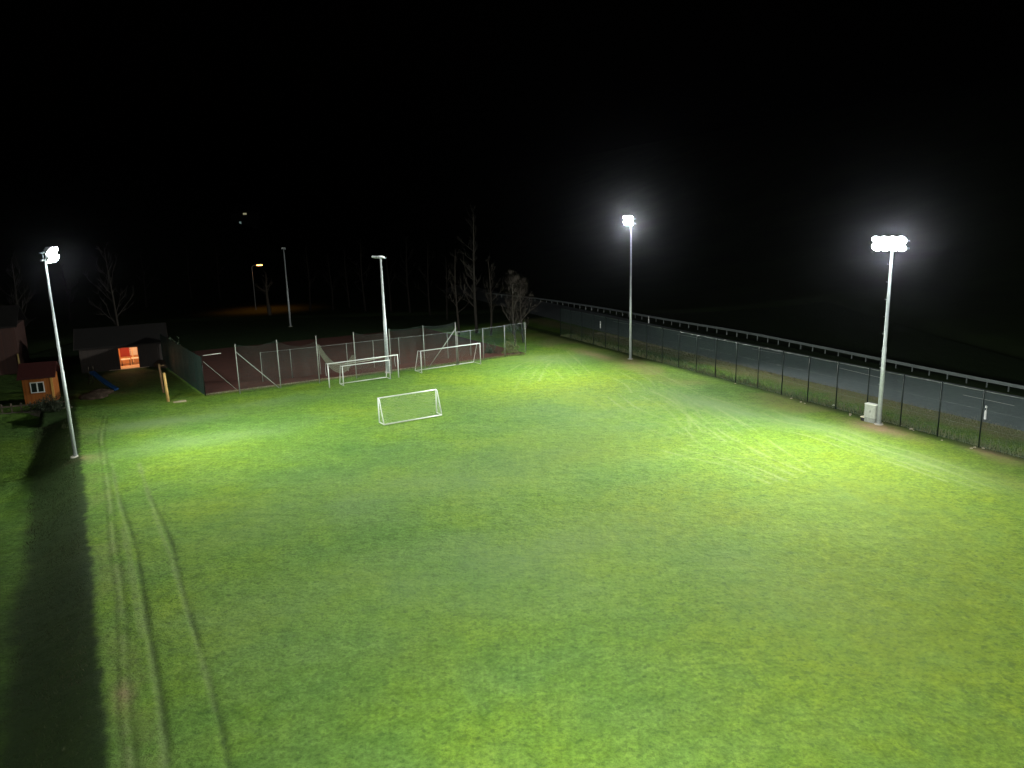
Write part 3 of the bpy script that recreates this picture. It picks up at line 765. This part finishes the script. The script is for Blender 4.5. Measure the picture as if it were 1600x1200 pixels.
# orange hut
hA = G(40, 633); hB = G(87, 628.5); dh = hB - hA; HL = dh.length; HR = math.atan2(dh.y, dh.x)
M_hut = mat('orange_boards', (.42, .135, .025), .7, noise=.25, scale=3)
planks(M_hut, (.17, .050, .008), (.22, .070, .012), .12)
t = thing('garden_hut', hA, HR, 'small orange wooden hut with a dark red roof and white window', 'hut')
HW = 2.55; HD = 2.6
b = MB(); b.box(0, HL, 0, HD, -.1, HW); b.build('wall', M_hut, t)
b = MB(); b.prism([(-.35, HW-.12), (HD/2, HW+1.05), (HD+.35, HW-.12), (HD+.35, HW), (HD/2, HW+1.2), (-.35, HW)], -.3, HL+.35); b.build('roof', mat('red_roof', (.035, .007, .006), .7, noise=.4, scale=4), t)
wx0 = .28*HL; wx1 = .68*HL
b = MB(); b.box(wx0, wx1, -.05, -.002, 1.15, 2.0)
wf = b.build('window', mat('dark_glass', (.01, .014, .012), .12), t)
b = MB()
for (x0, x1, z0, z1) in ((wx0-.07, wx1+.07, 2.0, 2.08), (wx0-.07, wx1+.07, 1.07, 1.15), (wx0-.07, wx0, 1.15, 2.0), (wx1, wx1+.07, 1.15, 2.0), ((wx0+wx1)/2-.05, (wx0+wx1)/2+.05, 1.15, 2.0)):
    b.box(x0, x1, -.09, -.003, z0, z1)
b.build('frame', M_wpaint, wf)
M_yel = mat('corner_board', (.44, .24, .06), .7, noise=.2)
b = MB(); b.box(HL-.16, HL+.03, -.03, .0, 0, HW-.15); b.build('corner_board', M_yel, t)

# bush before the hut
def leafy(name, loc, rad, n, m, label, cat, hh=1.0, stems=5, size=.07, group=None):
    t = thing(name, loc, 0, label, cat, group); b = MB()
    for _ in range(stems):
        a = random.random()*6.28; b.tube([(0, 0, 0), (math.cos(a)*rad*.3, math.sin(a)*rad*.3, hh*.5), (math.cos(a)*rad*.6, math.sin(a)*rad*.6, hh*.9)], [.03, .02, .008], 5)
    b.build('stem', M_bark, t); b = MB()
    for _ in range(n):
        u = random.random()**.4; th = random.random()*6.28; ph = math.acos(random.uniform(-.2, 1))
        lump = .75 + .3*math.sin(th*3 + ph*2) + .15*math.sin(th*7)
        p = Vector((math.cos(th)*math.sin(ph)*rad*u*lump, math.sin(th)*math.sin(ph)*rad*u*lump, .1 + max(0, math.cos(ph))*hh*u*lump))
        q = Vector((random.gauss(0, 1), random.gauss(0, 1), random.gauss(0, 1))).normalized(); r_ = q.orthogonal().normalized()
        s_ = size * random.uniform(.6, 1.4)
        b.poly([p - q*s_, p + r_*s_*.5, p + q*s_, p - r_*s_*.5])
    b.build('foliage', m, t); return t
M_bark = mat('bark', (.06, .048, .035), .9, noise=.5, scale=6); M_birch = mat('pale_bark', (.026, .023, .018), .8, noise=.6, scale=5)
M_leaf = mat('bush_leaf', (.018, .026, .012), .7, noise=.5, scale=4)
leafy('bush', G(78, 640), 1.7, 2600, M_leaf, 'low dark bush in front of the orange hut', 'bush', 1.25)
leafy('small_shrub', G(765, 552), 1.0, 500, M_leaf, 'small pale leafy shrub behind the corner fence', 'shrub', 1.5, size=.09)
leafy('leaning_shrub', G(798, 551), 1.3, 900, mat('olive_leaf', (.09, .10, .03), .7, noise=.4), 'olive shrub with leaning stems beside the corner fence', 'shrub', 1.8, size=.09)
leafy('pale_shrub', G(268, 548), 1.4, 800, mat('pale_leaf', (.10, .14, .09), .7, noise=.4), 'pale shrub at the right end of the garage', 'shrub', 1.8, size=.1)

# dry stone wall in front of the hut
w0 = G(-60, 664, -.6); w1 = G(106, 648, -.6); dw = w1 - w0; WR = math.atan2(dw.y, dw.x)
t = thing('dry_stone_wall', Vector((w0.x, w0.y, 0)), WR, 'low dry stone retaining wall below the orange hut', 'stone wall')
b = MB(); x = 0; rnd = random.Random(3)
for row in range(5):
    x = -rnd.random()*.4; z0 = -.95 + row*.2
    while x < dw.length:
        l_ = rnd.uniform(.35, .8); dpt = rnd.uniform(-.05, .08)
        b.box(x, x + l_ - .03, dpt + row*.05, .5, z0, z0 + .18, .025); x += l_
b.build('stones', mat('wall_stone', (.15, .13, .105), .9, noise=.5, scale=2.2, bump=.03), t)
b = MB()
for k in range(12):
    xx = k * dw.length / 11; b.box(xx-.05, xx+.05, .7, .8, -.3, .75)
b.box(0, dw.length, .66, .70, .45, .57)
t2 = b.build('low_board_fence', mat('weathered_board', (.15, .12, .09), .9, noise=.5, scale=3), loc=Vector((w0.x, w0.y, 0)), rz=WR)
tag(t2, 'low weathered wooden rail fence on top of the dry stone wall', 'fence')

# slide
M_blue = mat('blue_plastic', (.022, .085, .24), .35, noise=.15)
s0 = G(182, 611); s1 = G(146, 601); 
dsl = s1 - s0
t = thing('garden_slide', s0, math.atan2(dsl.y, dsl.x), 'blue plastic slide on the grass in front of the garage', 'slide')
SLn = dsl.length
b = MB(); k = 14; pr = []
for i in range(k+1):
    u = i/k; z = .14 + 1.15 * u**1.3; x_ = SLn*u; hw = .26
    pr.append([(x_, -hw, z+.16), (x_, -hw+.03, z+.02), (x_, 0, z), (x_, hw-.03, z+.02), (x_, hw, z+.16), (x_, hw-.05, z-.05), (x_, -hw+.05, z-.05)])
vv = [[b.bm.verts.new(p) for p in r_] for r_ in pr]
for i in range(k):
    for j in range(7): b.bm.faces.new((vv[i][j], vv[i][(j+1) % 7], vv[i+1][(j+1) % 7], vv[i+1][j])).smooth = True
b.bm.faces.new(vv[0][::-1]); b.bm.faces.new(vv[k]); b.build('chute', M_blue, t)
for sy in (-.22, .22):
    b = MB(); b.tube([(SLn+.1, sy, 1.9), (SLn+.1, sy, 1.2), (SLn+.7, sy, 0)], .035, 8); b.build('ladder_side', M_bark, t)
for q in range(4):
    b = MB(); z = .25 + q*.3; b.tube([(SLn+.7 - .5*z, -.22, z), (SLn+.7 - .5*z, .22, z)], .022, 6); b.build('rung', M_bark, t)
b = MB(); b.tube([(.35, 0, .22), (.35, 0, -.02)], .05, 6); b.build('foot', M_blue, t)

# wooden posts left of the pitch
M_wood = mat('pale_timber', (.46, .30, .10), .8, noise=.35, scale=5, bump=.01); M_wood2 = mat('brown_timber', (.26, .16, .08), .8, noise=.4, scale=5)
g = G(263, 627)
b = MB(); b.tube([(0, 0, -.1), (-.05, .02, 1.4), (-.10, .03, 2.7)], [.13, .125, .115], 10); tag(b.build('wooden_post', M_wood, loc=g), 'yellow timber post standing alone at the far left corner of the grass', 'post')
g = G(255.5, 613)
b = MB(); b.tube([(0, 0, -.1), (-.05, .02, 1.4), (-.12, .03, 2.85)], [.10, .095, .09], 10); b.tube([(-.12, .03, 2.6), (.35, .1, 2.7)], .05, 6)
tag(b.build('wooden_post', M_wood2, loc=g), 'darker brown timber post just behind the yellow timber post', 'post')
b = MB(); b.box(-.55, .55, -.25, .25, .0, .06, .015); b.box(-.2, .5, -.1, .15, .062, .10, .01)
tag(b.build('board', mat('pale_board', (.30, .26, .17), .8, noise=.2), loc=G(281, 628), rz=.5), 'pale board lying on the grass right of the yellow timber post', 'board')
for (px, py, r_, lb) in ((268, 571, 1.5, 'large brown soil heap right of the garage'), (145, 621, .9, 'low pale heap of soil beside the slide'), (158, 614, .8, 'small soil heap near the foot of the slide')):
    b = MB(); bmesh.ops.create_uvsphere(b.bm, u_segments=28, v_segments=14, radius=1)
    for v in b.bm.verts:
        c = v.co; q = 1 + .13*math.sin(c.x*5+px)*math.cos(c.y*6) + .07*math.sin(c.x*13)*math.sin(c.y*11+px)
        v.co = Vector((c.x*r_*1.4*q, c.y*r_*q, max(-.05, c.z*r_*.5*q)))
    for f in b.bm.faces: f.smooth = True
    tag(b.build('soil_heap', mat('soil', (.075, .052, .036), .95, noise=.5, scale=5, bump=.05), loc=G(px, py)), lb, 'soil heap')

# ------------------------------------------------------------------ bare trees
def bare_tree(name, base, h, label, m, lean=0.0, spread=.32, seed=1, levels=3, cat='tree', group=None, nb=16, tr=None, leaves=0, start=.25, leafm=None):
    rnd = random.Random(seed); t = thing(name, base, 0, label, cat, group)
    tr = tr or h * .012 + .03
    b = MB(); k = 10; tp = []
    for i in range(k+1):
        u = i/k; tp.append(Vector((lean*u*h + .12*math.sin(u*5+seed), .1*math.sin(u*4+seed*2), -.1 + u*h)))
    b.tube(tp, [tr*(1-u/k)**.8 + .012 for u in range(k+1)], 8); b.build('trunk', m, t)
    b = MB(); tips = []
    def branch(p, d, L, r, lv):
        pts = [p]; q = p.copy(); dd = d.copy(); n_ = 4
        for i in range(n_):
            dd = (dd + Vector((rnd.gauss(0, .12), rnd.gauss(0, .12), rnd.gauss(.08, .08)))).normalized(); q = q + dd * (L/n_); pts.append(q.copy())
        b.tube(pts, [max(.006, r*(1-i/(n_+.3))) for i in range(n_+1)], 4 if lv else 5, cap=False); tips.extend(pts[2:])
        if lv < levels - 1:
            for c in range(rnd.randint(3, 5)):
                i = rnd.randint(1, n_); a = Vector((rnd.gauss(0, 1), rnd.gauss(0, 1), rnd.gauss(.35, .7))).normalized()
                branch(pts[i], (dd*.9 + a*.8).normalized(), L*rnd.uniform(.35, .6), r*.5, lv+1)
    for i in range(nb):
        u = start + (1-start) * (i+rnd.random())/nb; u = min(u, .98); idx = u*k; i0 = int(idx); p = tp[i0].lerp(tp[min(i0+1, k)], idx-i0)
        a = rnd.random()*6.28; el = rnd.uniform(.5, 1.1)
        branch(p, Vector((math.cos(a)*math.cos(el), math.sin(a)*math.cos(el), math.sin(el))), h*spread*(1.1-u)*rnd.uniform(.7, 1.2) + .3, tr*(1-u)*.55 + .012, 0)
    b.build('crown', m, t)
    if leaves:
        b = MB()
        for _ in range(leaves):
            p = rnd.choice(tips) + Vector((rnd.gauss(0, .18), rnd.gauss(0, .18), rnd.gauss(0, .18)))
            q = Vector((rnd.gauss(0, 1), rnd.gauss(0, 1), rnd.gauss(0, 1))).normalized(); r_ = q.orthogonal().normalized(); s_ = rnd.uniform(.04, .09)
            b.poly([p - q*s_, p + r_*s_*.5, p + q*s_, p - r_*s_*.5])
        b.build('foliage', leafm or M_dryleaf, t)
    return t
M_dryleaf = mat('dry_leaf', (.009, .0065, .0035), .8, noise=.4, scale=5)
M_twig = mat('twig', (.018, .015, .011), .9, noise=.4, scale=5)
def H_at(px, py, ty):
    g = G(px, py); lo_, hi_ = 0, 60
    for _ in range(40):
        mid = (lo_+hi_)/2; v = Vector((g.x, g.y, mid - CH)); yy = 600 - F*(v.dot(cu))/(v.dot(cf))
        if yy > ty: lo_ = mid
        else: hi_ = mid
    return g, lo_
g, h = H_at(745, 520, 322); bare_tree('birch_tree', g, h, 'tallest bare birch with a pale thin trunk behind the corner fence', M_birch, seed=3, nb=22, spread=.2, levels=3, start=.2)
g, h = H_at(716, 522, 390); bare_tree('bare_tree', g, h, 'slender bare tree left of the tallest birch', M_twig, seed=8, nb=14, spread=.25)
g, h = H_at(768, 524, 400); bare_tree('bare_tree', g, h, 'bare twiggy tree right of the tallest birch', M_twig, seed=12, nb=16, spread=.25)
g, h = H_at(804, 540, 428); bare_tree('brown_tree', g, h, 'pale stemmed bushy brown tree at the field corner, left one of the pair', M_birch, seed=21, nb=18, spread=.3, leaves=1800, start=.1)
g, h = H_at(816, 535, 436); bare_tree('brown_tree', g, h, 'bushy brown tree at the field corner, right one of the pair', M_twig, seed=33, nb=18, spread=.3, leaves=2200, start=.1)
g, h = H_at(42, 560, 400); bare_tree('bare_tree', g, h, 'bare tree beside the dark barn, left of the left lit pole', M_twig, seed=40, nb=16)
g, h = H_at(188, 555, 385); bare_tree('bare_tree', g, h, 'bare tree rising behind the garage with the lit doorway', M_twig, seed=44, nb=16)
g, h = H_at(421, 492, 425); bare_tree('bare_tree', g, h, 'dark tree standing before the orange street lamp', M_bark, seed=46, nb=12, tr=.4, start=.4)
M_nite = mat('wood_twig', (.012, .010, .007), .95, noise=.4, scale=3)
wood = [(300,470,380),(345,468,372),(486,486,380),(520,484,395),(545,482,388),(640,488,370),(672,492,376),(700,500,400),(230,480,390),(110,500,410),(610,486,385),(570,486,372)]
labs = ['far bare tree left of the orange street lamp','far bare tree nearest the orange street lamp on its left','far bare tree just right of the dim unlit pole','far bare tree second to the right of the dim unlit pole',
        'far bare tree left of the unlit pole top','far bare tree right of the unlit pole, first in the row','far bare tree right of the unlit pole, second in the row','far bare tree closest to the slender tree by the birch',
        'far bare tree beyond the right part of the garage','far bare tree beyond the left end of the garage','far bare tree directly behind the unlit pole','far bare tree just left of the unlit pole shaft']
for i, ((px, py, ty), lb) in enumerate(zip(wood, labs)):
    g, h = H_at(px, py, ty); bare_tree('bare_tree', Vector((g.x, g.y, float(hgt(g.x, g.y)))), h, lb, M_nite, seed=60+i, nb=12, levels=2, group='bare trees far behind the clay court')

# ------------------------------------------------------------------ orange street lamp
g = G(400, 484)
t = thing('street_lamp', g, 0, 'street lamp glowing orange on a slim arm far behind the clay court', 'street lamp')
g_, h = H_at(400, 484, 414)
b = MB(); b.tube([(0, 0, 0), (0, 0, h-.4), (.4, 0, h-.05), (1.2, -.1, h+.02)], [.09, .06, .05, .04], 8); b.build('pole', M_galvd, t)
b = MB(); b.box(1.0, 2.2, -.28, .12, h-.02, h+.16, .04); hd = b.build('lamp_head', M_head, t)
b = MB(); b.box(1.05, 2.1, -.25, .09, h-.16, h-.022, .04); b.build('lens', emit('sodium_lens', (1, .38, .09), 14), hd)
Ls = bpy.data.lights.new('street_lamp_light', 'SPOT'); Ls.energy = 2600; Ls.color = (1, .28, .06); Ls.spot_size = R(125); Ls.spot_blend = .8; Ls.shadow_soft_size = .15
lo = bpy.data.objects.new('street_lamp_light', Ls); COL.objects.link(lo); lo.parent = t; lo.location = (1.6, -.1, h-.25)

# far house on the hill with two small lights
def ray_hit(px, py):
    d = (cf * F + cr * (px - 800) - cu * (py - 600)).normalized(); k = 100.0
    while k < 900:
        p = Vector((0, 0, CH)) + d * k
        if p.z < float(hgt(p.x, p.y)): return p
        k += 1.0
    return Vector((0, 0, CH)) + d * 300
hp = ray_hit(378, 350)
t = thing('hillside_house', hp + Vector((0, 0, -1.5)), .3, 'dark distant house on the hillside with small lights, above the orange street lamp', 'house')
b = MB(); b.box(-4, 7, 0, 8, -3, 6); b.build('wall', mat('far_plaster', (.015, .015, .014), .9), t)
b = MB(); b.prism([(-.6, 5.9), (4, 9.5), (8.6, 5.9), (8.6, 6.1), (4, 9.8), (-.6, 6.1)], -4.5, 7.5); b.build('roof', M_roofd, t)
b = MB(); b.box(-1.0, -.2, -.06, -.002, 1.4, 2.5); b.build('window', emit('far_window', (.55, .8, .75), .14), t)
b = MB(); b.box(.8, 2.2, -.06, -.002, 5.2, 5.9); b.build('window', emit('far_lit_window', (.9, .85, .5), .22), t)

# ------------------------------------------------------------------ thin haze, added to make the glow round the lamps
hz = bpy.data.materials.new('added_haze'); hz.use_nodes = True; n = hz.node_tree.nodes
n.remove(n['Principled BSDF']); pv = n.new('ShaderNodeVolumePrincipled')
pv.inputs['Color'].default_value = (.82, .85, 1, 1); pv.inputs['Density'].default_value = .00001; pv.inputs['Anisotropy'].default_value = .97
hz.node_tree.links.new(pv.outputs[0], n['Material Output'].inputs['Volume'])
b = MB(); b.box(-1000, 1000, -300, 1300, -6, 120); o = b.build('added_haze', hz); tag(o, kind='stuff')
